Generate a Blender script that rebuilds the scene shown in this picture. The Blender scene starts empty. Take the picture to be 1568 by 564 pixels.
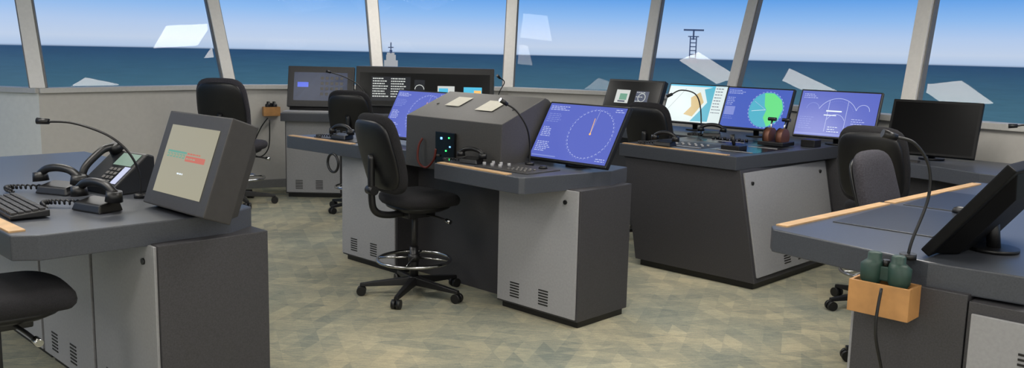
import bpy, bmesh, math, random
from mathutils import Vector, Matrix
random.seed(3)
scene = bpy.context.scene
try:
    scene.view_settings.view_transform = 'Standard'
except Exception: pass

# ------------------------------------------------------------ materials
def lin(c):
    r=[]
    for v in c[:3]:
        v=v/255.0
        r.append(v/12.92 if v<=0.04045 else ((v+0.055)/1.055)**2.4)
    return (r[0],r[1],r[2],1.0)
def mat(name, rgb, rough=.5, metal=0.0, var=0.12, ns=40.0, bump=0.0, emit=None, es=1.0, bs=None, spec=None):
    m=bpy.data.materials.new(name); m.use_nodes=True
    nt=m.node_tree; b=nt.nodes['Principled BSDF']
    b.inputs['Roughness'].default_value=rough; b.inputs['Metallic'].default_value=metal
    if spec is not None: b.inputs['Specular IOR Level'].default_value=spec
    tc=nt.nodes.new('ShaderNodeTexCoord')
    n=nt.nodes.new('ShaderNodeTexNoise'); n.inputs['Scale'].default_value=ns; n.inputs['Detail'].default_value=4
    nt.links.new(tc.outputs['Object'],n.inputs['Vector'])
    r=nt.nodes.new('ShaderNodeValToRGB')
    c=lin(rgb)
    r.color_ramp.elements[0].position=.3; r.color_ramp.elements[1].position=.7
    r.color_ramp.elements[0].color=(c[0]*(1-var),c[1]*(1-var),c[2]*(1-var),1)
    r.color_ramp.elements[1].color=(min(1,c[0]*(1+var)),min(1,c[1]*(1+var)),min(1,c[2]*(1+var)),1)
    nt.links.new(n.outputs['Fac'],r.inputs['Fac']); nt.links.new(r.outputs['Color'],b.inputs['Base Color'])
    if bump>0:
        bp=nt.nodes.new('ShaderNodeBump'); bp.inputs['Strength'].default_value=bump; bp.inputs['Distance'].default_value=.01
        n2=nt.nodes.new('ShaderNodeTexNoise'); n2.inputs['Scale'].default_value=bs or ns*3
        nt.links.new(tc.outputs['Object'],n2.inputs['Vector'])
        nt.links.new(n2.outputs['Fac'],bp.inputs['Height']); nt.links.new(bp.outputs['Normal'],b.inputs['Normal'])
    if emit is not None:
        b.inputs['Emission Color'].default_value=lin(emit); b.inputs['Emission Strength'].default_value=es
    return m
def glow(name,rgb,s=1.0):
    return mat(name,(8,8,10),.25,var=0,emit=rgb,es=s)

SLATE=mat('slate_laminate',(58,57,60),.5,var=.22,ns=160)
SLATE_TOP=mat('slate_worktop',(66,69,76),.36,var=.15,ns=180)
INLAY=mat('worktop_inlay',(36,40,48),.42,var=.1,ns=120)
HOUS=mat('housing_grey',(66,64,62),.5,var=.1,ns=90)
KEYG=mat('key_grey',(96,94,92),.5,var=.1,ns=90)
PANEL=mat('light_grey_panel',(148,148,150),.45,var=.06,ns=70)
BLACK=mat('black_plastic',(18,18,20),.4,var=.15)
BLACKG=mat('black_gloss',(12,12,14),.2,var=.1)
OFFS=mat('screen_off',(6,6,7),.3,var=.1,spec=.08)
OFFC=mat('screen_casing',(14,14,15),.5,var=.1,spec=.15)
DARKG=mat('dark_grey_metal',(48,47,47),.5,var=.1)
BEZEL=mat('monitor_casing_grey',(52,50,49),.5,var=.08)
FABRIC=mat('black_fabric',(27,26,29),.95,var=.35,ns=120,bump=.4,bs=300)
FABRICG=mat('charcoal_fabric',(56,54,60),.95,var=.35,ns=120,bump=.4,bs=300)
CHROME=mat('chrome',(190,190,190),.18,metal=1,var=.02)
WOOD=mat('beech_edge',(190,154,110),.5,var=.14,ns=14)
WOOD2=mat('wood_box',(180,132,80),.45,var=.16,ns=12)
WALL=mat('wall_grey',(184,181,175),.7,var=.03,ns=20)
WALLP=mat('wall_panel_light',(222,220,212),.7,var=.03,ns=20)
MULL=mat('mullion_taupe',(224,220,214),.5,var=.03,ns=30)
MULLD=mat('mullion_gasket',(120,119,118),.6,var=.05)
TRIM=mat('trim_grey',(186,184,180),.6,var=.04)
CEIL=mat('ceiling_tile',(210,208,202),.8,var=.04,ns=60)
GREEN=mat('binocular_green',(36,62,54),.5,var=.15)
COPPER=mat('throttle_copper',(106,68,52),.4,metal=.3,var=.1)
RED=mat('red_cord',(96,34,24),.5,var=.1)
WHITEP=mat('paper_label',(200,196,182),.6,var=.03)
G_BLUE=glow('display_blue',(92,106,196),1.0)
G_BLUE2=glow('display_deep_blue',(74,98,190),1.0)
G_WHITE=glow('display_white',(226,236,244),1.1)
G_LINE=glow('display_line',(190,200,240),1.0)
G_DIM=glow('display_dim_line',(130,144,214),1.0)
G_OR=glow('display_orange',(250,190,110),1.1)
G_GREEN=glow('display_green',(110,226,140),1.0)
G_TEAL=glow('display_teal',(86,180,204),1.0)
G_CYAN=glow('display_cyan',(80,190,226),1.0)
G_CHW=glow('chart_white',(222,236,236),1.0)
G_CHB=glow('chart_beige',(214,188,130),.95)
G_DARK=glow('display_dark',(34,38,46),.6)
G_GREY=glow('display_grey',(82,90,112),.8)
G_TXT=glow('display_text',(206,210,206),1.0)
G_CREAM=glow('touch_cream',(174,166,136),.85)
G_ORD=glow('touch_orange',(206,112,82),.9)
G_TGR=glow('touch_green',(112,166,142),.9)
G_BTN=glow('panel_blue_button',(60,90,220),1.0)
G_LED=glow('led_green',(60,255,120),2.5)
G_LEDB=glow('led_blue',(120,180,255),2.5)
G_LAMP=glow('lamp_white',(255,255,255),6)

# ------------------------------------------------------------ helpers
def link(o,parent=None):
    scene.collection.objects.link(o)
    if parent is not None: o.parent=parent
    return o
def mk(name,verts,faces,m,parent=None,bevel=0.0,smooth=False,seg=2):
    me=bpy.data.meshes.new(name); me.from_pydata([tuple(v) for v in verts],[],faces)
    bm=bmesh.new(); bm.from_mesh(me); bmesh.ops.recalc_face_normals(bm,faces=bm.faces)
    if bevel>0:
        bmesh.ops.bevel(bm,geom=[e for e in bm.edges if len(e.link_faces)==2 and e.calc_face_angle(0)>.5],offset=bevel,segments=seg,affect='EDGES',profile=.6)
    bm.to_mesh(me); bm.free()
    ms=m if isinstance(m,(list,tuple)) else [m]
    for k in ms: me.materials.append(k)
    if smooth:
        for p in me.polygons: p.use_smooth=True
    o=bpy.data.objects.new(name,me)
    return link(o,parent)
def top(name,loc,rz=0.0,M=None):
    e=bpy.data.objects.new(name,None); e.empty_display_size=.1
    e.matrix_world = M if M is not None else (Matrix.Translation(Vector(loc))@Matrix.Rotation(rz,4,'Z'))
    scene.collection.objects.link(e); return e
HEX=[(0,1,2,3),(4,5,6,7),(0,1,5,4),(1,2,6,5),(2,3,7,6),(3,0,4,7)]
def hexa(name,p,v,m,bevel=0.0): return mk(name,v,HEX,m,p,bevel)
def boxv(x0,x1,y0,y1,z0,z1):
    return [(x0,y0,z0),(x1,y0,z0),(x1,y1,z0),(x0,y1,z0),(x0,y0,z1),(x1,y0,z1),(x1,y1,z1),(x0,y1,z1)]
def box(name,p,x0,x1,y0,y1,z0,z1,m,bevel=.003): return hexa(name,p,boxv(x0,x1,y0,y1,z0,z1),m,bevel)
def boxes(name,p,lst,m):
    V=[];Fc=[]
    for b in lst:
        k=len(V); V+=boxv(*b); Fc+=[tuple(i+k for i in f) for f in HEX]
    return mk(name,V,Fc,m,p)
def prism(name,p,poly,z0,z1,m,bevel=0.003,poly2=None):
    n=len(poly); poly2=poly2 or poly
    V=[(a,b,z0) for a,b in poly]+[(a,b,z1) for a,b in poly2]
    Fc=[tuple(range(n)),tuple(range(n,2*n))]+[(i,(i+1)%n,n+(i+1)%n,n+i) for i in range(n)]
    return mk(name,V,Fc,m,p,bevel)
def prism_x(name,p,poly,x0,x1,m,bevel=0.003):
    n=len(poly)
    V=[(x0,a,b) for a,b in poly]+[(x1,a,b) for a,b in poly]
    Fc=[tuple(range(n)),tuple(range(n,2*n))]+[(i,(i+1)%n,n+(i+1)%n,n+i) for i in range(n)]
    return mk(name,V,Fc,m,p,bevel)
def loft(name,p,rings,m,smooth=True):
    n=len(rings[0]); V=[q for r in rings for q in r]; Fc=[]
    for i in range(len(rings)-1):
        for j in range(n):
            Fc.append((i*n+j,i*n+(j+1)%n,(i+1)*n+(j+1)%n,(i+1)*n+j))
    Fc.append(tuple(range(n))); Fc.append(tuple(range(len(V)-n,len(V))))
    return mk(name,V,Fc,m,p,0,smooth)
def cyl(name,p,a,b,r0,m,r1=None,n=20,smooth=True):
    a=Vector(a);b=Vector(b);r1=r0 if r1 is None else r1
    d=(b-a).normalized(); u=d.orthogonal().normalized(); w=d.cross(u)
    rings=[]
    for c,r in ((a,r0),(b,r1)):
        rings.append([c+u*(r*math.cos(2*math.pi*i/n))+w*(r*math.sin(2*math.pi*i/n)) for i in range(n)])
    o=loft(name,p,rings,m,False)
    if smooth:
        for f in o.data.polygons:
            if len(f.vertices)==4: f.use_smooth=True
    return o
def cr(pts,k=6,closed=False):
    P=[Vector(q) for q in pts]; n=len(P); out=[]
    rng=n if closed else n-1
    for i in range(rng):
        g=(lambda j:P[j%n]) if closed else (lambda j:P[max(0,min(n-1,j))])
        p0,p1,p2,p3=g(i-1),g(i),g(i+1),g(i+2)
        for s in range(k):
            t=s/k
            out.append(.5*((2*p1)+(p2-p0)*t+(2*p0-5*p1+4*p2-p3)*t*t+(3*p1-p0-3*p2+p3)*t**3))
    if not closed: out.append(P[-1])
    return out
def tube(name,p,pts,r,m,closed=False,n=8,k=6,smoothpath=True):
    P=cr(pts,k,closed) if smoothpath else [Vector(q) for q in pts]
    N=len(P); rings=[]; u=None
    for i in range(N):
        a=P[i-1] if (i>0 or closed) else P[i]; b=P[(i+1)%N] if (i<N-1 or closed) else P[i]
        d=(b-a).normalized()
        if u is None: u=d.orthogonal().normalized()
        u=(u-d*u.dot(d)).normalized(); w=d.cross(u)
        rr=r(i/(N-1)) if callable(r) else r
        rings.append([P[i]+u*(rr*math.cos(2*math.pi*j/n))+w*(rr*math.sin(2*math.pi*j/n)) for j in range(n)])
    V=[q for R in rings for q in R]; Fc=[]
    for i in range(N if closed else N-1):
        for j in range(n):
            Fc.append((i*n+j,i*n+(j+1)%n,((i+1)%N)*n+(j+1)%n,((i+1)%N)*n+j))
    if not closed: Fc+= [tuple(range(n)),tuple(range(N*n-n,N*n))]
    return mk(name,V,Fc,m,p,0,True)
def sell(w,h,n=28,e=3.0,cx=0,cy=0,z=0):
    out=[]
    for i in range(n):
        t=2*math.pi*i/n; c=math.cos(t); s=math.sin(t)
        out.append(Vector((cx+w*math.copysign(abs(c)**(2/e),c),cy+h*math.copysign(abs(s)**(2/e),s),z)))
    return out
class F:
    def __init__(s,x,y,deg): s.x=x;s.y=y;s.a=math.radians(deg)
    def w(s,x,y,z=0): return Vector((s.x+x*math.cos(s.a)-y*math.sin(s.a),s.y+x*math.sin(s.a)+y*math.cos(s.a),z))
    def top(s,name,x=0,y=0,z=0,yaw=0): return top(name,s.w(x,y,z),s.a+math.radians(yaw))
FC=F(-1.34,6.89,-44); FL=F(-3.19,5.20,-44); FP=F(1.005,6.93,-44); FR=F(2.966,5.07,-134)
FB=F(-2.53,9.75,0); FQ=F(2.7,6.5,-48)

# ------------------------------------------------------------ camera
H=1.68; th=math.radians(8.6); ro=math.radians(1.3)
Xh=Vector((1,0,0)); Uh=Vector((0,math.sin(th),math.cos(th))); Fw=Vector((0,math.cos(th),-math.sin(th)))
R=Xh*math.cos(ro)+Uh*math.sin(ro); U=-Xh*math.sin(ro)+Uh*math.cos(ro)
cam=bpy.data.cameras.new('camera'); cam.sensor_width=36; cam.lens=36*1350/1568
co=bpy.data.objects.new('camera',cam); scene.collection.objects.link(co)
M=Matrix(((R.x,U.x,-Fw.x,0),(R.y,U.y,-Fw.y,0),(R.z,U.z,-Fw.z,H),(0,0,0,1))); co.matrix_world=M
scene.camera=co

# ------------------------------------------------------------ room shell
MB=[(-5.6,8.8),(-4.6,8.55),(-3.27,10.2),(-1.68,11.0),(-.08,11.3),(1.53,10.6),(2.28,9.4),(3.22,7.25),(4.9,5.15)]
ML=[(-.1,.2),(-.20,.17),(-.23,.14),(-.10,.12),(.03,.14),(.15,.24),(.24,.2),(.17,.18),(.19,.15)]
TA=[.15,.265,.18,.18,.26,.285,.275,.245]; YW=[0,0,0,0,3,4.5,0,0]
SILL=1.2; WT=2.68; CZ=2.8
def lean(i,z): return Vector((MB[i][0]+ML[i][0]*(z-SILL),MB[i][1]+ML[i][1]*(z-SILL),z))
def outn(i):
    a=Vector(MB[i]);b=Vector(MB[i+1]); d=(b-a).normalized(); return Vector((-d.y,d.x))
def glassmat(name,fac):
    gm=bpy.data.materials.new(name); gm.use_nodes=True; nt=gm.node_tree
    for n in list(nt.nodes):
        if n.type!='OUTPUT_MATERIAL': nt.nodes.remove(n)
    tr=nt.nodes.new('ShaderNodeBsdfTransparent'); gl=nt.nodes.new('ShaderNodeBsdfGlossy'); gl.inputs['Roughness'].default_value=0.0
    mx=nt.nodes.new('ShaderNodeMixShader'); mx.inputs['Fac'].default_value=fac
    nt.links.new(tr.outputs[0],mx.inputs[1]); nt.links.new(gl.outputs[0],mx.inputs[2])
    nt.links.new(mx.outputs[0],nt.nodes['Material Output'].inputs['Surface']); return gm
GLASS=glassmat('window_glass',.032); GLASS_LOW=glassmat('window_glass_low_reflect',.0015); GLASS_M=glassmat('window_glass_mid_reflect',.013)  # last two: reflectance cut to suppress stray ceiling-light reflections, no real coating
walln=['port_wing','port','bow_port','bow','bow_starboard','starboard_bow','starboard_forward','starboard']
for i in range(len(MB)-1):
    a=Vector(MB[i]);b=Vector(MB[i+1]); n=outn(i)
    wm=WALLP if i==0 else WALL
    V=[(a.x,a.y,0),(b.x,b.y,0),(b.x+n.x*.12,b.y+n.y*.12,0),(a.x+n.x*.12,a.y+n.y*.12,0)]
    V+=[(x,y,SILL-.03) for x,y,_ in V]
    hexa('wall_'+walln[i],None,V,wm)
    def strip(nm,z0,z1,inn,out,m):
        V=[(a.x-n.x*inn,a.y-n.y*inn,z0),(b.x-n.x*inn,b.y-n.y*inn,z0),(b.x+n.x*out,b.y+n.y*out,z0),(a.x+n.x*out,a.y+n.y*out,z0)]
        V+=[(x,y,z1) for x,y,_ in V]; hexa(nm,None,V,m,.004)
    strip('trim_%d'%(i+1),SILL-.03,SILL+.02,.04,.14,TRIM)
    strip('baseboard_'+walln[i],0.001,.1,.015,0,MULLD)
    a2=lean(i,WT+.03);b2=lean(i+1,WT+.03);a3=lean(i,CZ);b3=lean(i+1,CZ); N=Vector((n.x,n.y,0))*.12
    hexa('trim_%d'%(i+21),None,[a2,b2,b2+N,a2+N,a3,b3,b3+N,a3+N],MULL)
    c_=math.cos(math.radians(YW[i])); s_=math.sin(math.radians(YW[i]))
    n3=Vector((n.x*c_-n.y*s_,n.x*s_+n.y*c_,0)); dd=Vector((n3.y,-n3.x,0))
    if dd.dot(Vector((b.x-a.x,b.y-a.y,0)))<0: dd=-dd
    mid=Vector(((a.x+b.x)/2+n.x*.05,(a.y+b.y)/2+n.y*.05,0))
    P=[]
    for k,z,s in ((i,SILL+.03,1),(i+1,SILL+.03,-1),(i+1,WT,-1),(i,WT,1)):
        q=lean(k,z)+dd*s*.10; off=mid.dot(n3)+TA[i]*(z-SILL)-q.dot(n3); P.append(q+n3*off)
    mk('window_%d'%(i+1),P,[(0,1,2,3)],GLASS_LOW if i in (2,3) else (GLASS_M if i==4 else GLASS))
for i in range(len(MB)):
    if i==0: d=Vector(MB[1])-Vector(MB[0])
    elif i==len(MB)-1: d=Vector(MB[-1])-Vector(MB[-2])
    else: d=(Vector(MB[i+1])-Vector(MB[i])).normalized()+(Vector(MB[i])-Vector(MB[i-1])).normalized()
    d=d.normalized(); n=Vector((-d.y,d.x)); d=Vector((d.x,d.y,0)); n=Vector((n.x,n.y,0))
    e=top('window_mullion',(0,0,0))
    def post(nm,h0,h1,i0,o0,m):
        V=[]
        for z in (SILL+.021,WT+.02):
            c=lean(i,z); V+=[c+d*h0-n*i0,c+d*h1-n*i0,c+d*h1+n*o0,c+d*h0+n*o0]
        hexa(nm,e,V,m,.004)
    post('post',-.066,.066,.02,.05,MULL)
    post('gasket_near',-.08,-.067,.0,.06,MULLD)
    post('gasket_far',.067,.08,.0,.06,MULLD)
# floor
fm=bpy.data.materials.new('carpet_tiles'); fm.use_nodes=True; nt=fm.node_tree; b=nt.nodes['Principled BSDF']
b.inputs['Roughness'].default_value=.95
tc=nt.nodes.new('ShaderNodeTexCoord')
def mapn(rot,sc):
    m=nt.nodes.new('ShaderNodeMapping'); m.inputs['Rotation'].default_value=(0,0,rot); m.inputs['Scale'].default_value=sc
    nt.links.new(tc.outputs['Object'],m.inputs['Vector']); return m
r45=math.radians(44)
def noise(mp,s,d=3):
    n=nt.nodes.new('ShaderNodeTexNoise'); n.inputs['Scale'].default_value=s; n.inputs['Detail'].default_value=d
    nt.links.new(mp.outputs[0],n.inputs['Vector']); return n
def mix(a,bb,f,col=False):
    m=nt.nodes.new('ShaderNodeMix'); m.data_type='RGBA' if col else 'FLOAT'
    ii=(6,7) if col else (2,3)
    for s,k in ((a,ii[0]),(bb,ii[1])):
        if isinstance(s,tuple) or isinstance(s,float): m.inputs[k].default_value=s
        else: nt.links.new(s,m.inputs[k])
    if isinstance(f,float): m.inputs[0].default_value=f
    else: nt.links.new(f,m.inputs[0])
    return m.outputs[2] if col else m.outputs[0]
def cells(sx,sy,rot=None):
    s=nt.nodes.new('ShaderNodeVectorMath'); s.operation='FLOOR'; nt.links.new(mapn(r45 if rot is None else rot,(sx,sy,0)).outputs[0],s.inputs[0])
    w=nt.nodes.new('ShaderNodeTexWhiteNoise'); w.noise_dimensions='3D'; nt.links.new(s.outputs[0],w.inputs['Vector']); return w.outputs['Value']
n1=noise(mapn(0,(10,42,1)),1.6,4)
n0=noise(mapn(0,(1,1,1)),90,3)
fx=mix(n1.outputs['Fac'],n0.outputs['Fac'],.35)
c1=mix(cells(4,12),cells(12,4),.5)
c2=mix(c1,cells(2,2),.25)
fx2=mix(fx,c2,.38)
rp=nt.nodes.new('ShaderNodeValToRGB'); nt.links.new(fx2,rp.inputs['Fac'])
el=rp.color_ramp.elements; el[0].position=.32; el[0].color=lin((122,126,118)); el[1].position=.68; el[1].color=lin((184,174,148))
k=el.new(.45); k.color=lin((146,145,130)); k=el.new(.56); k.color=lin((164,158,137))
nb=noise(mapn(r45,(1,1,1)),1.2,2)
rp2=nt.nodes.new('ShaderNodeValToRGB'); nt.links.new(nb.outputs['Fac'],rp2.inputs['Fac'])
rp2.color_ramp.elements[0].color=(.86,.90,.90,1); rp2.color_ramp.elements[1].color=(1.0,.985,.93,1)
rp2.color_ramp.elements[0].position=.35; rp2.color_ramp.elements[1].position=.65
mm=nt.nodes.new('ShaderNodeMix'); mm.data_type='RGBA'; mm.blend_type='MULTIPLY'; mm.inputs[0].default_value=1
nt.links.new(rp.outputs[0],mm.inputs[6]); nt.links.new(rp2.outputs[0],mm.inputs[7]); nt.links.new(mm.outputs[2],b.inputs['Base Color'])
nf=noise(mapn(0,(1,1,1)),220,2); bp=nt.nodes.new('ShaderNodeBump'); bp.inputs['Strength'].default_value=.4; bp.inputs['Distance'].default_value=.01
nt.links.new(nf.outputs['Fac'],bp.inputs['Height']); nt.links.new(bp.outputs[0],b.inputs['Normal'])
box('floor',None,-7,6.5,-3,12,-.1,0,fm,0)
cp=[(-6.2,-3),(6,-3),(6,4.2)]+[tuple((lean(i,CZ)+Vector((outn(min(i,len(MB)-2)).x,outn(min(i,len(MB)-2)).y,0))*.1)[:2]) for i in range(len(MB)-1,-1,-1)]+[(-6.2,9)]
prism('ceiling',None,cp,CZ,CZ+.1,CEIL,0)
# projection screen
sm=bpy.data.materials.new('projected_sea_view'); sm.use_nodes=True; nt=sm.node_tree
for n in list(nt.nodes):
    if n.type!='OUTPUT_MATERIAL': nt.nodes.remove(n)
em=nt.nodes.new('ShaderNodeEmission'); nt.links.new(em.outputs[0],nt.nodes['Material Output'].inputs['Surface'])
tc=nt.nodes.new('ShaderNodeTexCoord'); sp=nt.nodes.new('ShaderNodeSeparateXYZ'); nt.links.new(tc.outputs['Object'],sp.inputs[0])
mr=nt.nodes.new('ShaderNodeMapRange'); mr.inputs[1].default_value=0.0; mr.inputs[2].default_value=4.0
nt.links.new(sp.outputs['Z'],mr.inputs[0])
rp=nt.nodes.new('ShaderNodeValToRGB'); nt.links.new(mr.outputs[0],rp.inputs['Fac'])
HZ=1.62
el=rp.color_ramp.elements; el[0].position=.15; el[0].color=lin((74,114,134)); el[1].position=.80; el[1].color=lin((60,130,225))
for z,c in ((1.15,(64,102,124)),(1.42,(54,90,118)),(HZ-.008,(44,76,112)),(HZ+.008,(176,198,228)),(1.75,(194,210,234)),(1.95,(180,204,238)),(2.2,(144,188,240)),(2.5,(98,162,234))):
    k=el.new(z/4); k.color=lin(c)
mp=nt.nodes.new('ShaderNodeMapping'); mp.inputs['Scale'].default_value=(1,1,14); nt.links.new(tc.outputs['Object'],mp.inputs[0])
ns=nt.nodes.new('ShaderNodeTexNoise'); ns.inputs['Scale'].default_value=3; ns.inputs['Detail'].default_value=6; nt.links.new(mp.outputs[0],ns.inputs['Vector'])
mr2=nt.nodes.new('ShaderNodeMapRange'); mr2.inputs[3].default_value=.85; mr2.inputs[4].default_value=1.15; nt.links.new(ns.outputs['Fac'],mr2.inputs[0])
lt=nt.nodes.new('ShaderNodeMath'); lt.operation='LESS_THAN'; lt.inputs[1].default_value=HZ; nt.links.new(sp.outputs['Z'],lt.inputs[0])
m1=nt.nodes.new('ShaderNodeMix'); m1.inputs[2].default_value=1.0; nt.links.new(lt.outputs[0],m1.inputs[0]); nt.links.new(mr2.outputs[0],m1.inputs[3])
nt.links.new(rp.outputs[0],em.inputs['Color']); nt.links.new(m1.outputs[0],em.inputs['Strength'])
V=[];Fc=[];N=96;CX,CY,RR=.6,6.0,7.8
for i in range(N+1):
    t=math.radians(-35+250*i/N); x=CX+RR*math.cos(t); y=CY+RR*math.sin(t)
    V+=[(x,y,-.6),(x,y,5)]
    if i<N: Fc.append((2*i,2*i+2,2*i+3,2*i+1))
scr=top('projection_screen',(0,0,0))
mk('screen_surface',V,Fc,sm,scr,0,True)
GM=glow('projected_mast',(52,74,116),.8); GS=glow('projected_ship',(176,180,186),.8)
bx,by=2.65,13.3
L=[]
for s in (-.045,.045): L.append((bx+s-.008,bx+s+.008,by,by+.01,1.6,1.95))
for k2 in range(6): L.append((bx-.045,bx+.045,by,by+.01,1.62+k2*.057,1.634+k2*.057))
L+=[(bx-.15,bx+.15,by,by+.01,2.03,2.055),(bx-.012,bx+.012,by,by+.01,1.9,2.05),(bx-.08,bx+.08,by,by+.01,1.94,1.955),(bx-.10,bx+.10,by,by+.01,1.56,1.6)]
boxes('projected_radar_mast',scr,L,GM)
bx,by=-1.83,13.15
boxes('projected_ship_bridge',scr,[(bx-.1,bx+.1,by,by+.01,1.40,1.50),(bx-.07,bx+.07,by,by+.01,1.50,1.58),(bx-.06,bx+.05,by,by+.01,1.58,1.61)],GS)
boxes('projected_ship_mast',scr,[(bx-.008,bx+.008,by-.01,by,1.6,1.76),(bx-.04,bx+.04,by-.01,by,1.68,1.695),(bx-.02,bx+.02,by-.01,by,1.61,1.65)],GM)

# ------------------------------------------------------------ ceiling lights
LM=glow('light_diffuser',(255,251,244),15.5)
def clight(x,y,rot=-44,w=.6,l=1.2):
    e=top('ceiling_light_panel',(x,y,CZ),math.radians(rot))
    box('frame',e,-w/2-.02,w/2+.02,-l/2-.02,l/2+.02,-.02,-.001,TRIM)
    box('diffuser',e,-w/2,w/2,-l/2,l/2,-.028,-.0205,LM,0)
clight(-1.6,9.8,-30,.6,.62)
clight(-.8,10.38,-30,.6,.7)
clight(-.84,8.36,-60,.40,.6)
clight(.35,6.42,-35,.6,.55)
for x,y in ((-3.2,6.2),(-2.4,3.6),(.3,3.9),(2.8,3.6),(-4.2,3.0),(-2.6,.8),(.2,.8),(2.8,.9),(-1.2,-1.6),(1.6,-1.6),(2.2,5.2)): clight(x,y)

# world
w=bpy.data.worlds.new('World'); scene.world=w; w.use_nodes=True
w.node_tree.nodes['Background'].inputs[0].default_value=(.92,.91,.88,1); w.node_tree.nodes['Background'].inputs[1].default_value=.95

# ------------------------------------------------------------ monitors
class Art:
    def __init__(s,W,Hh): s.W=W;s.H=Hh;s.a=W/Hh;s.V=[];s.Fc=[];s.mi=[];s.ms=[];s.lay=0
    def poly(s,pts,m,lay=1):
        if m not in s.ms: s.ms.append(m)
        k=len(s.V); s.V+=[(p[0]*s.H-s.W/2,-.0007*lay,p[1]*s.H) for p in pts]; s.Fc.append(tuple(range(k,k+len(pts)))); s.mi.append(s.ms.index(m))
    def rect(s,x0,y0,x1,y1,m,lay=1): s.poly([(x0,y0),(x1,y0),(x1,y1),(x0,y1)],m,lay)
    def line(s,x0,y0,x1,y1,t,m,lay=2):
        d=Vector((x1-x0,y1-y0)).normalized(); n=Vector((-d.y,d.x))*t/2
        s.poly([(x0+n.x,y0+n.y),(x1+n.x,y1+n.y),(x1-n.x,y1-n.y),(x0-n.x,y0-n.y)],m,lay)
    def disc(s,cx,cy,r,m,lay=2,n=40,a0=0,a1=360):
        s.poly([(cx+r*math.cos(math.radians(a0+(a1-a0)*i/n)),cy+r*math.sin(math.radians(a0+(a1-a0)*i/n))) for i in range(n+(0 if a1-a0==360 else 1))],m,lay)
    def ring(s,cx,cy,r,t,m,lay=3,n=48,dash=False,a0=0,a1=360):
        for i in range(n):
            if dash and i%2: continue
            q=[]
            for rr,k in ((r,i),(r,i+1),(r-t,i+1),(r-t,i)):
                an=math.radians(a0+(a1-a0)*k/n); q.append((cx+rr*math.cos(an),cy+rr*math.sin(an)))
            s.poly(q,m,lay)
    def text(s,x,y,w,rows,dy,m,hh=.012,lay=3):
        for i in range(rows):
            xx=x
            while xx<x+w*random.uniform(.6,1):
                l=random.uniform(.02,.07); s.rect(xx,y-i*dy,min(xx+l,x+w),y-i*dy+hh,m,lay); xx+=l+.015
    def build(s,parent,oy,oz):
        V=[(x,y+oy,z+oz) for x,y,z in s.V]
        me=bpy.data.meshes.new('display'); me.from_pydata(V,[],s.Fc)
        for m in s.ms: me.materials.append(m)
        for p,i in zip(me.polygons,s.mi): p.material_index=i
        link(bpy.data.objects.new('display',me),parent)
def art_radar(A):
    a=A.a; A.rect(0,0,a,1,G_BLUE); cx,cy=a*.67,.5
    A.ring(cx,cy,.43,.008,G_LINE,n=80,dash=True); A.ring(cx,cy,.44,.003,G_DIM,n=70)
    A.line(cx,cy,cx-.02,cy+.28,.012,G_OR,4); A.line(cx,cy,cx+.02,cy+.43,.004,G_LINE); A.disc(cx,cy,.02,G_OR,4,12)
    for ang in range(0,360,10):
        t=math.radians(ang); A.line(cx+.44*math.cos(t),cy+.44*math.sin(t),cx+.455*math.cos(t),cy+.455*math.sin(t),.004,G_LINE,4)
    A.text(.04,.94,.4,3,.03,G_LINE); A.text(.05,.8,.3,5,.035,G_DIM); A.text(.05,.55,.2,6,.032,G_LINE); A.text(.05,.28,.3,6,.032,G_LINE)
    A.rect(.04,.03,.55,.05,G_DIM,2); A.text(a-.2,.95,.17,2,.035,G_LINE); A.text(a-.22,.08,.18,2,.035,G_LINE)
def art_conn(A):
    a=A.a; A.rect(0,0,a,1,G_BLUE)
    A.ring(a*.5,.42,.44,.01,G_LINE,n=40,a0=25,a1=155); A.ring(a*.5,.42,.38,.006,G_DIM,n=40,a0=25,a1=155,dash=True)
    A.ring(a*.5,.30,.2,.008,G_LINE,n=30,a0=20,a1=160); A.ring(a*.82,.6,.14,.01,G_LINE,n=30,a0=0,a1=180); A.ring(a*.18,.6,.14,.01,G_DIM,n=30,a0=0,a1=180)
    A.rect(a*.38,.1,a*.385,.8,G_LINE,2); A.rect(a*.62,.1,a*.625,.8,G_LINE,2)
    A.rect(a*.36,.55,a*.56,.58,G_WHITE,3); A.rect(a*.34,.46,a*.5,.48,G_WHITE,3)
    A.text(.06,.92,.3,3,.04,G_LINE); A.text(.06,.4,.3,6,.05,G_DIM); A.text(a*.7,.4,.35,6,.05,G_LINE); A.text(a*.42,.2,.25,3,.05,G_WHITE)
    A.rect(.02,.03,a-.02,.05,G_DIM,2)
def art_arpa(A):
    a=A.a; A.rect(0,0,a,1,G_BLUE2); cx,cy=a*.66,.48
    A.disc(cx,cy,.44,G_TEAL,2,50); A.poly([(cx-.12,cy+.42),(cx-.05,cy+.1),(cx+.02,cy+.0),(cx-.02,cy-.2),(cx+.12,cy-.42),(cx+.36,cy-.24),(cx+.43,cy+.05),(cx+.35,cy+.26),(cx+.12,cy+.42)],G_GREEN,3)
    A.line(cx,cy,cx-.36,cy-.05,.01,G_WHITE,4); A.line(cx,cy,cx-.33,cy+.2,.006,G_LINE,4); A.ring(cx,cy,.46,.01,G_LINE,n=60,dash=True)
    A.text(.04,.93,.5,3,.04,G_LINE); A.text(.04,.74,.25,5,.045,G_LINE); A.text(.04,.35,.25,4,.05,G_DIM); A.rect(.03,.3,.3,.52,G_DIM,2)
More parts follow.
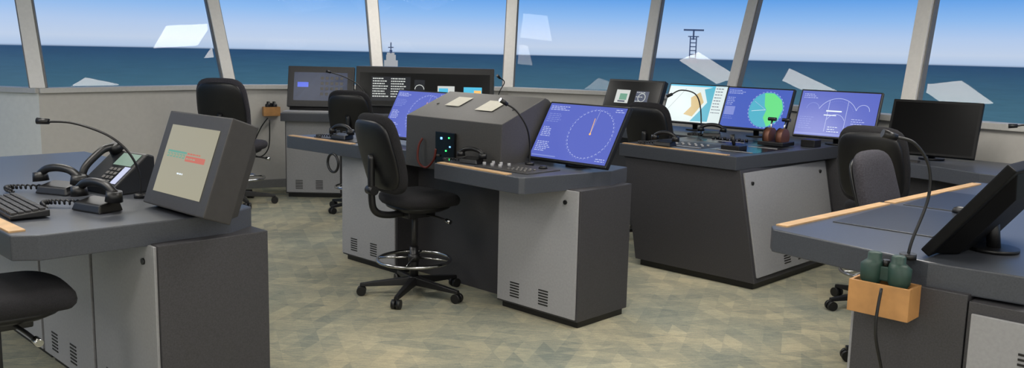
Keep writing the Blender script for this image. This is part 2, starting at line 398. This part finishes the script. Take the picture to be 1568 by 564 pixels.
def art_chart(A):
    a=A.a; A.rect(0,0,a,1,G_CHW); A.poly([(a*.42,.66),(a*.56,.82),(a*.66,.55),(a*.52,.15),(a*.36,.2),(a*.46,.42)],G_CHB,2)
    A.poly([(a*.62,.9),(a*.8,.98),(a*.8,.04),(a*.5,.02),(a*.62,.3),(a*.72,.55)],G_TEAL,2)
    A.rect(a*.8,0,a,1,G_CHW,3); A.text(a*.82,.92,.25,9,.08,G_GREY,.02,4); A.rect(0,.96,a,1,G_CYAN,3); A.line(a*.05,.3,a*.3,.9,.006,G_GREY,3)
def art_cream(A):
    a=A.a; A.rect(0,0,a,1,G_CREAM)
    A.rect(a*.08,.60,a*.48,.63,G_TGR,2)
    for i in range(6): A.rect(a*(.08+.066*i),.53,a*(.125+.066*i),.59,G_TGR,3)
    for i in range(6): A.rect(a*(.088+.066*i),.545,a*(.115+.066*i),.575,G_CREAM,4)
    A.rect(a*.48,.50,a*.88,.58,G_ORD,2); A.text(a*.50,.60,.35,1,.1,G_ORD,.022); A.text(a*.50,.53,.34,1,.1,G_CREAM,.02); A.text(a*.40,.30,.16,1,.1,G_WHITE,.022)
def art_off(A): A.rect(0,0,A.a,1,OFFS)
def art_panel(A):
    a=A.a; A.rect(0,0,a,1,BLACKG); A.rect(a*.18,.3,a*.44,.72,G_TXT,2); A.rect(a*.26,.4,a*.4,.6,G_TGR,3); A.rect(a*.24,.33,a*.38,.38,G_GREY,3)
    A.rect(a*.56,.3,a*.8,.7,G_GREY,2); A.ring(a*.68,.5,.14,.02,G_TXT,n=20); A.text(a*.57,.65,.3,3,.14,G_TXT,.02)
def monitor(name,fr,x,y,z,w,h,tilt,yaw=0,art=art_radar,th=.045,bez=.022,desk=.953,case=BLACK,stand=True,back=0):
    Mx=Matrix.Translation(fr.w(x,y,z))@Matrix.Rotation(fr.a+math.radians(yaw),4,'Z')@Matrix.Rotation(-math.radians(tilt),4,'X')
    e=top(name,None,M=Mx)
    box('casing',e,-w/2,w/2,0,th,0,h,case,.006)
    if back: hexa('rear_housing',e,[(-w*.42,th,h*.02),(w*.42,th,h*.02),(w*.3,th+back,h*.1),(-w*.3,th+back,h*.1),(-w*.42,th,h*.96),(w*.42,th,h*.96),(w*.3,th+back,h*.75),(-w*.3,th+back,h*.75)],case,.005)
    A=Art(w-2*bez,h-2*bez); art(A); A.build(e,-.0015,bez)
    if stand:
        inv=Mx.inverted(); c=Mx@Vector((0,th,h*.42)); 
        hd=Matrix.Rotation(fr.a+math.radians(yaw),4,'Z')@Vector((0,1,0))
        foot=Vector((c.x,c.y,desk))+hd*.02
        cyl('stand_arm',e,inv@c,inv@foot,.025,BLACK)
        cyl('stand_foot',e,inv@foot,inv@(foot+Vector((0,0,.012))),.09,BLACK)
    return e

# ------------------------------------------------------------ cabinet
def cabinet(p,x0,x1,y0,y1,zt=.86,panel=True,tag=''):
    box('cabinet_plinth'+tag,p,x0+.02,x1-.02,y0+.03,y1-.02,0,.05,BLACK)
    box('cabinet_body'+tag,p,x0,x1,y0,y1,.045,zt,SLATE,.004)
    if panel:
        box('cabinet_door'+tag,p,x0+.012,x1-.012,y0-.014,y0-.001,.06,zt-.005,PANEL,.003)
        w=x1-x0; L=[]
        for cx in (x1-.52*w/.69,x1-.27*w/.69):
            for k in range(6): L.append((cx-.04,cx+.04,y0-.0165,y0-.0142,.10+k*.018,.108+k*.018))
        boxes('door_vents'+tag,p,L,BLACK)
        cyl('door_lock'+tag,p,(x1-.11,y0-.014,zt-.08),(x1-.11,y0-.022,zt-.08),.014,BLACK)
def knobs(name,p,x,y,z,nx,ny,dx,dy,r,m,h=.015):
    for i in range(nx):
        for j in range(ny): cyl(name,p,(x+i*dx,y+j*dy,z),(x+i*dx,y+j*dy,z+h),r,m,r*.85,n=10)

# ------------------------------------------------------------ chair
def chair(name,x,y,face,s=1.0,fab=FABRIC,seatz=.655,topz=1.26,BW=.235,br=1.0):
    e=top(name,(x,y,0),math.radians(face-90)); e.scale=(s,s,s)
    rings=[]
    for z,k in ((0,.80),(.012,.93),(.03,.985),(.05,1),(.068,.985),(.082,.93),(.09,.8),(.094,.5)):
        ring=sell(.25*k,.24*k,32,3.4,0,.04,seatz-.01+z)
        for v in ring:
            q=(v.y-.04)/.24
            if q>.4: v.z-=(q-.4)**2*.07
        rings.append(ring)
    loft('seat',e,rings,fab)
    loft('seat_shell',e,[sell(.20*k,.19*k,24,3,0,.03,seatz-.045+z) for z,k in ((0,.8),(.02,1),(.04,1.05))],BLACK)
    def rest(nm,dy,T,W,z0,z1,m):
        rings=[];n=18; zc=(z0+z1)/2; hh=(z1-z0)/2
        for i in range(n+1):
            sg=-math.cos(math.pi*i/n)*.9995
            ww=W*(1-abs(sg)**5)**(1/4)*(1-.07*max(0,sg)-.05*max(0,-sg)); tt=T*(1-abs(sg)**7)**.5
            ww=max(ww,.02); tt=max(tt,.004)
            yc=-.25+dy-.05*(sg+1)/2-.03*math.sin(sg*1.5)
            r=sell(ww,tt,30,2.8,0,yc,zc+hh*sg)
            for v in r: v.y+=.5*v.x*v.x
            rings.append(r)
        loft(nm,e,rings,m)
    rest('backrest',0,.05,BW,seatz+.09,topz,fab)
    rest('backrest_shell',-.038,.024,BW-.02,seatz+.12,topz-.04,BLACK)
    tube('back_bar',e,[(0,-.02,seatz-.05),(0,-.2,seatz-.06),(0,-.31,seatz-.02),(0,-.335,seatz+.1),(0,-.335,seatz+.35)],.024,BLACK,n=10)
    cyl('back_knob',e,(-.03,-.34,seatz+.12),(.05,-.34,seatz+.12),.03,BLACK)
    box('mechanism',e,-.08,.08,-.1,.12,seatz-.09,seatz-.035,BLACK,.01)
    tube('lever',e,[(.06,.05,seatz-.07),(.18,.07,seatz-.075),(.26,.09,seatz-.09)],.008,BLACK)
    cyl('lever_knob',e,(.25,.088,seatz-.088),(.29,.095,seatz-.095),.015,CHROME)
    cyl('column_sleeve',e,(0,0,.10),(0,0,.34),.03,BLACK); cyl('gas_lift',e,(0,0,.34),(0,0,seatz-.06),.016,DARKG)
    cyl('ring_collar',e,(0,0,.24),(0,0,.29),.04,BLACK)
    tube('foot_ring',e,[(.25*math.cos(t*math.pi/8),.25*math.sin(t*math.pi/8),.25) for t in range(16)],.012,CHROME,closed=True,k=3)
    for k in range(4):
        t=math.radians(45+90*k); cyl('ring_spoke',e,(.03*math.cos(t),.03*math.sin(t),.265),(.247*math.cos(t),.247*math.sin(t),.252),.008,CHROME,n=8)
    cyl('base_hub',e,(0,0,.075),(0,0,.135),.048,BLACK,.036)
    RB=.34*br
    for k in range(5):
        t=math.radians(20+72*k); c,sn=math.cos(t),math.sin(t)
        def P(r,o,z): return (r*c-o*sn,r*sn+o*c,z)
        hexa('base_leg',e,[P(.03,-.03,.075),P(RB+.01,-.016,.062),P(RB+.01,.016,.062),P(.03,.03,.075),P(.03,-.024,.13),P(RB+.01,-.013,.085),P(RB+.01,.013,.085),P(.03,.024,.13)],BLACK,.005)
        cyl('caster_wheel',e,P(RB,-.030,.032),P(RB,-.006,.032),.032,BLACK)
        cyl('caster_wheel',e,P(RB,.006,.032),P(RB,.030,.032),.032,BLACK)
        cyl('caster_stem',e,P(RB,0,.03),P(RB,0,.075),.010,BLACK,n=8)
    return e

# ------------------------------------------------------------ small items
def gooseneck(name,pts,r=.006,head=True,m=BLACK,lamp=False):
    o=Vector(pts[0]); e=top(name,o)
    P=[Vector(q)-o for q in pts]
    cyl('base',e,P[0],P[0]+Vector((0,0,.02)),.03,m)
    tube('neck',e,P,r,m,n=8,k=8)
    d=(P[-1]-P[-2]).normalized()
    if head:
        cyl('head',e,P[-1]-d*.005,P[-1]+d*.05,.013,m,.016,n=14)
        if lamp: cyl('lamp',e,P[-1]+d*.05,P[-1]+d*.054,.012,G_LAMP,n=14)
def handset(p,x,y,z,rot=0,l=.2,m=BLACK):
    c,s=math.cos(rot),math.sin(rot)
    def P(a,b,zz): return (x+a*c-b*s,y+a*s+b*c,z+zz)
    tube('handset_grip',p,[P(-l/2,0,.035),P(-l*.3,0,.06),P(0,0,.068),P(l*.3,0,.06),P(l/2,0,.035)],.016,m,n=10)
    cyl('earpiece',p,P(-l/2,0,.045),P(-l/2+.004,0,.008),.027,m,.031); cyl('mouthpiece',p,P(l/2,0,.045),P(l/2-.004,0,.008),.027,m,.031)
def cradle_phone(fr,x,y,z,yaw=0,s=1.0):
    e=fr.top('telephone_handset',x,y,z,yaw); e.scale=(s,s,s)
    hexa('cradle',e,[(-.08,-.05,0),(.08,-.05,0),(.08,.05,0),(-.08,.05,0),(-.07,-.04,.03),(.07,-.04,.03),(.07,.04,.045),(-.07,.04,.045)],BLACK,.006)
    handset(e,0,0,.035)
    pts=[]
    for i in range(60):
        t=i/59; pts.append((-.1-.1*math.sin(t*3.1)+.008*math.cos(i*1.6),.0-.13*t+.0,.018+.008*math.sin(i*1.6)))
    tube('coiled_cord',e,pts,.004,BLACK,k=2,n=6)
def desk_phone(fr,x,y,z,yaw=0,s=1.0):
    e=fr.top('desk_telephone',x,y,z,yaw); e.scale=(s,s,s)
    prism_x('body',e,[(-.09,0),(.09,0),(.09,.14),(.06,.15),(-.09,.03)],-.11,.12,BLACK,.006)
    sl=Vector((0,.15,.12)).normalized(); nn=Vector((0,-.12,.15)).normalized(); b0=Vector((0,-.09,.03))
    def Q(u,v,k): q=b0+sl*v+nn*k; return (u,q.y,q.z)
    def face(nm,u0,u1,v0,v1,k,m): mk(nm,[Q(u0,v0,k),Q(u1,v0,k),Q(u1,v1,k),Q(u0,v1,k)],[(0,1,2,3)],m,e)
    face('lcd',-.02,.10,.115,.18,.002,glow('phone_lcd',(150,176,160),.8)); face('lcd_side',.07,.108,.02,.11,.002,glow('phone_lcd_side',(214,220,250),.9))
    for i in range(3):
        for j in range(4): face('key',-.01+i*.025,.008+i*.025,.02+j*.022,.034+j*.022,.003,KEYG)
    P=[Vector(Q(-.075,v,k)) for v,k in ((.0,.02),(.04,.045),(.095,.05),(.15,.045),(.19,.02))]
    tube('handset_grip',e,P,.015,BLACK,n=10); 
    cyl('earpiece',e,Q(-.075,.19,.035),Q(-.075,.185,.002),.025,BLACK,.029); cyl('mouthpiece',e,Q(-.075,.0,.035),Q(-.075,.005,.002),.025,BLACK,.029)
def keyboard(fr,x,y,z,yaw=0,w=.44):
    e=fr.top('keyboard',x,y,z,yaw)
    hexa('base',e,[(-w/2,-.075,0),(w/2,-.075,0),(w/2,.075,0),(-w/2,.075,0),(-w/2,-.075,.014),(w/2,-.075,.014),(w/2,.075,.028),(-w/2,.075,.028)],BLACK,.004)
    L=[]
    for j in range(5):
        for i in range(20):
            xx=-w/2+.012+i*(w-.024)/20; yy=-.066+j*.027; zz=.015+.0027*j*.95
            L.append((xx,xx+.017,yy,yy+.021,zz,zz+.009))
    boxes('keys',e,L,DARKG)
def binocular_box(name,loc,rz,s=1.0):
    e=top(name,loc,rz); e.scale=(s,s,s)
    W,D,Hh,t=.24,.12,.13,.012
    box('front',e,-W/2,W/2,-D,-D+t,0,Hh,WOOD2,.002); box('back',e,-W/2,W/2,-t,0,0,Hh,WOOD2,.002)
    box('side_a',e,-W/2,-W/2+t,-D+t,-t,0,Hh,WOOD2,.002); box('side_b',e,W/2-t,W/2,-D+t,-t,0,Hh,WOOD2,.002); box('bottom',e,-W/2+t,W/2-t,-D+t,-t,0,t,WOOD2,0)
    return e
def binoculars(loc,rz,s=1.0,m=GREEN):
    e=top('binoculars',loc,rz); e.scale=(s,s,s)
    for sx in (-1,1):
        rings=[]
        for z,r in ((-.10,.028),(-.02,.030),(.0,.042),(.06,.044),(.075,.034),(.08,.027),(.105,.027),(.11,.022)):
            rings.append([Vector((sx*(.055-.008*(z>.07))+r*math.cos(2*math.pi*i/20),r*math.sin(2*math.pi*i/20),z)) for i in range(20)])
        loft('barrel',e,rings,m)
    box('bridge',e,-.03,.03,-.015,.015,.0,.06,m,.006); cyl('focus_wheel',e,(0,0,.06),(0,0,.085),.013,BLACK)

# ============================================================ CENTRE RADAR CONSOLE
e=FC.top('radar_console')
cabinet(e,0,.69,0,.5,tag='_left'); cabinet(e,1.75,2.44,0,.5,tag='_right')
box('knee_panel',e,.69,1.75,.2,.5,0,.86,SLATE)
prism('worktop',e,[(-.58,-.14),(.33,-.10),(.72,.0),(1.36,.0),(1.46,-.31),(2.25,-.345),(2.275,-.32),(2.40,.335),(2.34,.58),(-.5,.58)],.85,.95,SLATE_TOP,.005)
prism('wood_edge_right',e,[(1.475,-.30),(2.13,-.332),(2.13,-.28),(1.475,-.25)],.945,.957,WOOD,.002)
prism('wood_edge_left',e,[(-.56,-.135),(.25,-.10),(.25,-.05),(-.56,-.085)],.945,.957,WOOD,.002)
prism_x('housing',e,[(-.03,.85),(.5,.85),(.5,1.3),(.42,1.36),(.39,1.37),(-.02,1.21)],.82,1.78,HOUS,.005)
def onhous(u,v): return (u,-.02+.41*v,1.21+.16*v)
for i,(u0,u1,v0,v1) in enumerate(((1.02,1.17,.45,.8),(1.36,1.53,.38,.75))):
    a=[onhous(u0,v0),onhous(u1,v0),onhous(u1,v1),onhous(u0,v1)]
    mk('top_label',[ (p[0],p[1]-.003,p[2]+.004) for p in a],[(0,1,2,3)],WHITEP,e)
cyl('top_screw',e,(.92,.19,1.288),(.92,.187,1.296),.01,BLACK); cyl('top_screw',e,(1.68,.19,1.288),(1.68,.187,1.296),.01,BLACK)
box('alarm_panel',e,1.16,1.36,-.045,-.028,.9,1.12,BLACKG,.004)
boxes('alarm_leds_green',e,[(1.30,1.31,-.05,-.045,.93,.945),(1.27,1.28,-.05,-.045,.99,1.0),(1.3,1.31,-.05,-.045,1.08,1.09)],G_LED)
boxes('alarm_leds_blue',e,[(1.22,1.235,-.05,-.045,1.07,1.085),(1.31,1.32,-.05,-.045,1.02,1.03)],G_LEDB)
knobs('alarm_knob',e,1.2,-.05,.95,1,1,.1,.1,.015,DARKG)
tube('red_cord',e,[(1.02,-.04,1.06),(1.0,-.06,1.0),(1.01,-.07,.9),(1.08,-.06,.86),(1.15,-.05,.92),(1.17,-.045,1.0)],.008,RED)
box('control_pad',e,1.74,2.2,-.22,.08,.945,.957,DARKG,.003)
knobs('control_knob',e,1.77,-.16,.957,3,2,.07,.08,.012,PANEL,.022)
knobs('key_row',e,1.99,-.17,.957,5,3,.035,.045,.009,KEYG,.008)
cyl('trackball',e,(2.1,.03,.957),(2.1,.03,.975),.03,BLACK,.02)
box('control_pad_left',e,-.35,.2,-.03,.2,.945,.957,DARKG,.003)
knobs('lever_knob',e,-.32,.12,.957,4,1,.09,.08,.018,BLACK,.05)
tube('wheel_ring',e,[(.12+.07*math.cos(t*math.pi/5),-.17,.80+.07*math.sin(t*math.pi/5)) for t in range(10)],.01,BLACK,closed=True,k=3)
cradle_phone(FC,-.05,.03,.959,10); cradle_phone(FC,1.61,-.12,.952,10,.9)
monitor('radar_monitor',FC,2.13,.2,.985,.66,.43,32,0,art_radar,th=.035,bez=.014,desk=.951)
monitor('radar_monitor',FC,.50,.22,.995,.58,.42,30,4,art_radar,th=.035,bez=.014,desk=.951)
gooseneck('gooseneck_lamp',[(.11,5.65,.952),(.11,5.65,1.08),(.085,5.62,1.2),(.02,5.6,1.30),(-.045,5.58,1.345)],lamp=True)
chair('office_stool',-.66,5.90,40,seatz=.64,br=1.05)

# ============================================================ LEFT CONSOLE
e=FL.top('communications_console')
cabinet(e,1.75,2.44,0,.5,tag='_right'); cabinet(e,1.04,1.74,0,.5,tag='_middle'); cabinet(e,0,1.03,0,.5,tag='_left')
prism('worktop',e,[(-.22,-.5),(2.30,-.5),(2.36,-.42),(2.385,.35),(2.3,.5),(1.7,.5),(1.3,.7),(-.22,.7)],.85,.95,SLATE_TOP,.006)
prism('wood_edge',e,[(0,-.49),(2.25,-.49),(2.25,-.43),(0,-.43)],.945,.957,WOOD,.002)
monitor('touch_monitor',FL,2.29,.13,.975,.53,.43,20,2,art_cream,th=.13,bez=.062,case=BEZEL,back=.09)
desk_phone(FL,1.50,.22,.951,10,1.25)
cradle_phone(FL,1.42,-.02,.951,25,1.2); cradle_phone(FL,1.98,-.06,.951,15,1.2)
keyboard(FL,1.78,-.33,.958,-3,.5)
e2=FL.top('desk_puck',1.1,.35,.951); cyl('disc',e2,(0,0,0),(0,0,.03),.05,BLACK,.04); cyl('cap',e2,(0,0,.03),(0,0,.035),.02,DARKG)
gooseneck('gooseneck_microphone',[(-1.76,4.12,.951),(-1.76,4.12,1.06),(-1.8,4.1,1.17),(-1.9,4.1,1.25),(-2.05,4.1,1.3),(-2.17,4.1,1.305)])
chair('office_stool',-2.03,3.36,40,seatz=.64)

# ============================================================ ISLAND / HELM CONSOLE
e=FP.top('helm_console')
def rx(z,y): return 1.06-(z-.05)/.81*.17
hexa('island_body',e,[(0,0,.05),(1.06,0,.05),(1.06,1.4,.05),(0,1.4,.05),(-.18,.04,.86),(rx(.86,0),0,.86),(rx(.86,1.4),1.4,.86),(-.18,1.4,.86)],SLATE,.005)
box('island_plinth',e,.03,1.03,.03,1.38,0,.06,BLACK)
prism('island_worktop',e,[(-.22,.02),(.87,-.03),(.98,1.45),(-.22,1.45)],.86,.96,SLATE_TOP,.005)
def sp_(y,z,o): return (rx(z,y)+o,y,z)
hexa('side_door',e,[sp_(.03,.09,.001),sp_(1.34,.09,.001),sp_(1.34,.09,.014),sp_(.03,.09,.014),sp_(.03,.84,.001),sp_(1.34,.84,.001),sp_(1.34,.84,.014),sp_(.03,.84,.014)],PANEL,.003)
L=[]
for cy in (.50,.72):
    for k in range(6):
        z=.13+k*.018; xx=rx(z,cy)+.0145; L.append((xx,xx+.002,cy-.05,cy+.05,z,z+.008))
boxes('side_vents',e,L,BLACK)
for yy in (.12,1.22): cyl('side_lock',e,(rx(.76,yy)+.01,yy,.76),(rx(.76,yy)+.024,yy,.76),.014,BLACK)
prism('row_body',e,[(-1.72,1.3),(-.19,1.3),(-.19,1.41),(1.2,1.41),(1.25,1.55),(.9,1.78),(.2,1.9),(-1.72,1.9)],.0,.88,SLATE)
prism('row_worktop',e,[(-1.78,1.1),(-.221,1.1),(-.221,1.451),(1.25,1.451),(1.3,1.55),(.95,1.8),(.2,1.92),(-1.78,1.92)],.88,.96,SLATE_TOP,.004)
prism('wood_edge',e,[(-.20,.03),(.78,-.014),(.78,.033),(-.20,.075)],.955,.965,WOOD,.002)
box('inlay_a',e,-.05,.42,.2,.6,.955,.963,DARKG); box('inlay_b',e,.47,.85,.25,.8,.955,.963,BLACKG); box('inlay_c',e,.0,.45,.75,1.2,.955,.963,BLACKG)
boxes('label_strips',e,[(.02,.40,.22,.25,.963,.966),(.52,.82,.27,.29,.963,.966),(.05,.4,.9,.92,.963,.966),(.55,.8,.7,.72,.963,.966),(.1,.3,1.05,1.07,.963,.966)],PANEL)
knobs('button',e,.05,.35,.963,6,2,.06,.08,.012,PANEL,.012); knobs('button',e,.06,.98,.963,5,2,.07,.07,.014,BLACK,.02)
box('joystick_base',e,.54,.70,.3,.42,.963,1.0,BLACK,.006); cyl('joystick',e,(.62,.36,1.0),(.60,.36,1.08),.012,BLACK,.02)
box('intercom',e,.80,.92,1.1,1.22,.96,1.02,BLACK,.006)
t=FP.top('engine_telegraph',.66,.95,.967); t.scale=(1.12,1.12,1.12)
box('base',t,-.1,.1,-.09,.09,0,.03,BLACK,.006)
for sx in (-.05,.05):
    cyl('quadrant',t,(sx-.022,0,.06),(sx+.022,0,.06),.065,COPPER,n=28); cyl('quadrant_rim',t,(sx-.026,0,.06),(sx-.022,0,.06),.068,BLACK,n=28)
    cyl('lever',t,(sx,0,.1),(sx*1.1,.03,.18),.007,CHROME); cyl('lever_grip',t,(sx*1.1-.03,.03,.185),(sx*1.1+.03,.03,.185),.013,BLACK)
cradle_phone(FP,-.08,1.18,.966,30); cradle_phone(FP,.15,.12,.967,0)
monitor('conning_monitor',FP,.92,1.40,1.02,.68,.42,22,4,art_conn,th=.035,bez=.014,desk=.961)
monitor('radar_monitor',FP,.14,1.46,1.03,.66,.40,22,0,art_arpa,th=.035,bez=.014,desk=.961)
monitor('chart_monitor',FP,-.56,1.55,1.03,.66,.40,22,0,art_chart,th=.035,bez=.014,desk=.961)
monitor('instrument_display',FP,-1.33,1.6,1.06,.70,.38,22,0,art_panel,th=.06,bez=.02,desk=.961)
gooseneck('gooseneck_microphone',[tuple(FP.w(-.2,1.2,.961)),tuple(FP.w(-.22,1.2,1.2)),tuple(FP.w(-.27,1.18,1.33)),tuple(FP.w(-.4,1.15,1.36)),tuple(FP.w(-.48,1.12,1.32))])
chair('office_stool',1.37,8.0,50)

# ============================================================ STARBOARD CONSOLE (behind) 
e=FQ.top('starboard_console')
prism('body',e,[(.05,.1),(1.65,.1),(1.65,.55),(.05,.55)],0,.85,SLATE)
prism('worktop',e,[(0,-.05),(.5,-.1),(.8,-.22),(1.7,-.25),(1.7,.6),(0,.6)],.85,.95,SLATE_TOP,.005)
boxes('controls',e,[(.1,.3,.0,.04,.95,.965),(.9,1.3,-.1,.1,.95,.97)],DARKG)
monitor('switched_off_monitor',FQ,.28,.2,.99,.62,.42,20,8,art_off,th=.04,bez=.02,case=OFFC)
pq=[FQ.w(1.15,.3,.952),FQ.w(1.15,.3,1.1),FQ.w(1.1,.28,1.2),FQ.w(.95,.25,1.26),FQ.w(.85,.22,1.25)]
gooseneck('gooseneck_microphone',[tuple(q) for q in pq])
chair('office_stool',2.50,5.82,45)
chair('office_stool',2.24,4.72,-45,fab=FABRICG,topz=1.17,seatz=.6)

# ============================================================ NEAR RIGHT CONSOLE
e=FR.top('wing_console')
cabinet(e,0,.69,0,.5,tag='_left'); cabinet(e,1.75,2.40,0.05,.45,tag='_right')
box('knee_panel',e,.69,1.75,.2,.5,0,.86,SLATE)
prism('worktop',e,[(-.1,-.28),(2.2,-.42),(2.26,-.38),(2.38,.30),(2.35,.62),(-.1,.62)],.85,.95,SLATE_TOP,.006)
prism('wood_edge_a',e,[(0,-.275),(1.15,-.345),(1.15,-.29),(0,-.22)],.945,.957,WOOD,.002)
prism('wood_edge_b',e,[(1.2,-.35),(2.18,-.41),(2.18,-.355),(1.2,-.295)],.945,.957,WOOD,.002)
box('inlay_a',e,.5,1.15,-.25,.15,.945,.955,INLAY); box('inlay_b',e,1.22,1.9,-.28,.15,.945,.955,INLAY)
box('rear_cabinet',e,1.75,2.40,.455,1.1,0,.84,SLATE); box('rear_panel',e,2.401,2.415,.47,1.08,.06,.80,PANEL)
L=[]
for cy in (.66,.82):
    for k in range(6): L.append((2.4155,2.418,cy-.03,cy+.03,.60+k*.018,.608+k*.018))
boxes('rear_vents',e,L,BLACK)
e3=FR.top('computer_mouse',1.2,.05,.956); loft('shell',e3,[sell(.03*k,.05*k,20,2.4,0,0,z) for z,k in ((0,1),(.012,1),(.025,.85),(.033,.5))],BLACK)
monitor('wing_monitor',FR,1.97,.24,.975,.66,.44,37,0,art_off,th=.04,bez=.02,back=.05,case=OFFC)
gooseneck('gooseneck_microphone',[(1.47,3.19,.952),(1.48,3.19,1.02),(1.53,3.2,1.18),(1.52,3.2,1.3),(1.46,3.2,1.38),(1.39,3.2,1.40)])
pb=FR.w(2.402,.18,.745)
binocular_box('binocular_holder',pb,FR.a+math.radians(90),.93)
pc=FR.w(2.46,.18,.87); binoculars(pc,FR.a+math.radians(90),.93)
t=top('hanging_cable',(0,0,0))
tube('cable',t,[FR.w(2.54,.2,.86),FR.w(2.56,.2,.7),FR.w(2.50,.22,.5),FR.w(2.48,.25,.2),FR.w(2.5,.3,.01)],.006,BLACK)

# ============================================================ BACK CONSOLE
e=FB.top('gmdss_console')
cabinet(e,0,.62,0,.5,tag='_left'); cabinet(e,1.7,2.3,0,.5,tag='_right')
box('knee_panel',e,.62,1.7,.2,.5,0,.86,SLATE)
box('worktop',e,-.02,2.35,-.12,.5,.86,.95,SLATE_TOP,.005)
box('light_shelf',e,.0,.75,-.1,.1,.951,.97,PANEL,.003)
prism_x('rack',e,[(.15,1.03),(.42,1.03),(.42,1.47),(.25,1.47)],.75,2.30,BLACK,.006)
box('rack_riser',e,.0,2.3,.2,.4,.95,1.04,BLACK)
A=Art(1.46,.36); a=A.a
A.rect(0,0,a,1,BLACKG,0); A.rect(a*.09,.12,a*.39,.88,G_DARK,1); A.text(a*.10,.80,.5,8,.08,G_TXT,.035); A.text(a*.24,.80,.5,8,.08,G_TXT,.035)
A.rect(a*.42,.2,a*.50,.8,G_DARK,1); A.ring(a*.46,.5,.15,.02,G_TXT,n=20,a0=0,a1=180); A.text(a*.425,.35,.3,2,.08,G_TXT,.03)
A.rect(a*.60,.15,a*.73,.62,G_TXT,1); A.rect(a*.61,.3,a*.68,.55,G_CYAN,2); A.text(a*.61,.22,.4,1,.1,G_GREY,.03)
A.rect(a*.80,.12,a*.94,.6,G_CYAN,1); A.rect(a*.88,.2,a*.935,.5,G_OR,2)
me_e=bpy.data.objects.new('display_row',None); scene.collection.objects.link(me_e); me_e.parent=e
me_e.matrix_local=Matrix.Translation((1.525,.155,1.05))@Matrix.Rotation(-math.radians(12.8),4,'X'); A.build(me_e,-.003,0)
def art_ctrl(A):
    a=A.a; A.rect(0,0,a,1,BEZEL); A.rect(a*.06,.1,a*.94,.9,G_GREY,1); A.rect(a*.12,.48,a*.3,.62,G_BTN,2)
    for i in range(5):
        for j in range(4): A.rect(a*(.5+.08*i),.25+.15*j,a*(.55+.08*i),.33+.15*j,KEYG,2)
monitor('control_terminal',FB,.36,.12,1.01,.74,.46,14,0,art_ctrl,th=.06,bez=.03,case=DARKG,stand=False)
gooseneck('gooseneck_microphone',[tuple(FB.w(.95,.0,.952)),tuple(FB.w(.9,.0,1.15)),tuple(FB.w(.8,.0,1.28)),tuple(FB.w(.65,-.02,1.36)),tuple(FB.w(.52,-.05,1.40))])
gooseneck('gooseneck_microphone',[tuple(FB.w(2.32,.05,.952)),tuple(FB.w(2.36,.05,1.2)),tuple(FB.w(2.42,.05,1.33)),tuple(FB.w(2.37,0,1.38))])
chair('office_stool',-1.58,9.05,80)
chair('office_stool',-2.92,9.25,84,s=1.13,fab=FABRICG,seatz=.52,topz=1.19,BW=.245)
# wall binocular holder
i=2; a=Vector(MB[2]); b=Vector(MB[3]); d=(b-a).normalized(); n=outn(2); q=a+d*.45-n*.001
binocular_box('binocular_holder',(q.x,q.y,.86),math.atan2(d.y,d.x),.8)
binoculars((q.x+n.x*-.048,q.y+n.y*-.048,.95),math.atan2(d.y,d.x),.7,BLACK)
t=top('hanging_cable',(q.x,q.y,0))
tube('cable',t,[(0,-.12,.84),(-.1,-.1,.7),(-.2,-.1,.45),(-.1,-.1,.38),(0,-.1,.5),(.02,-.12,.82)],.007,BLACK)
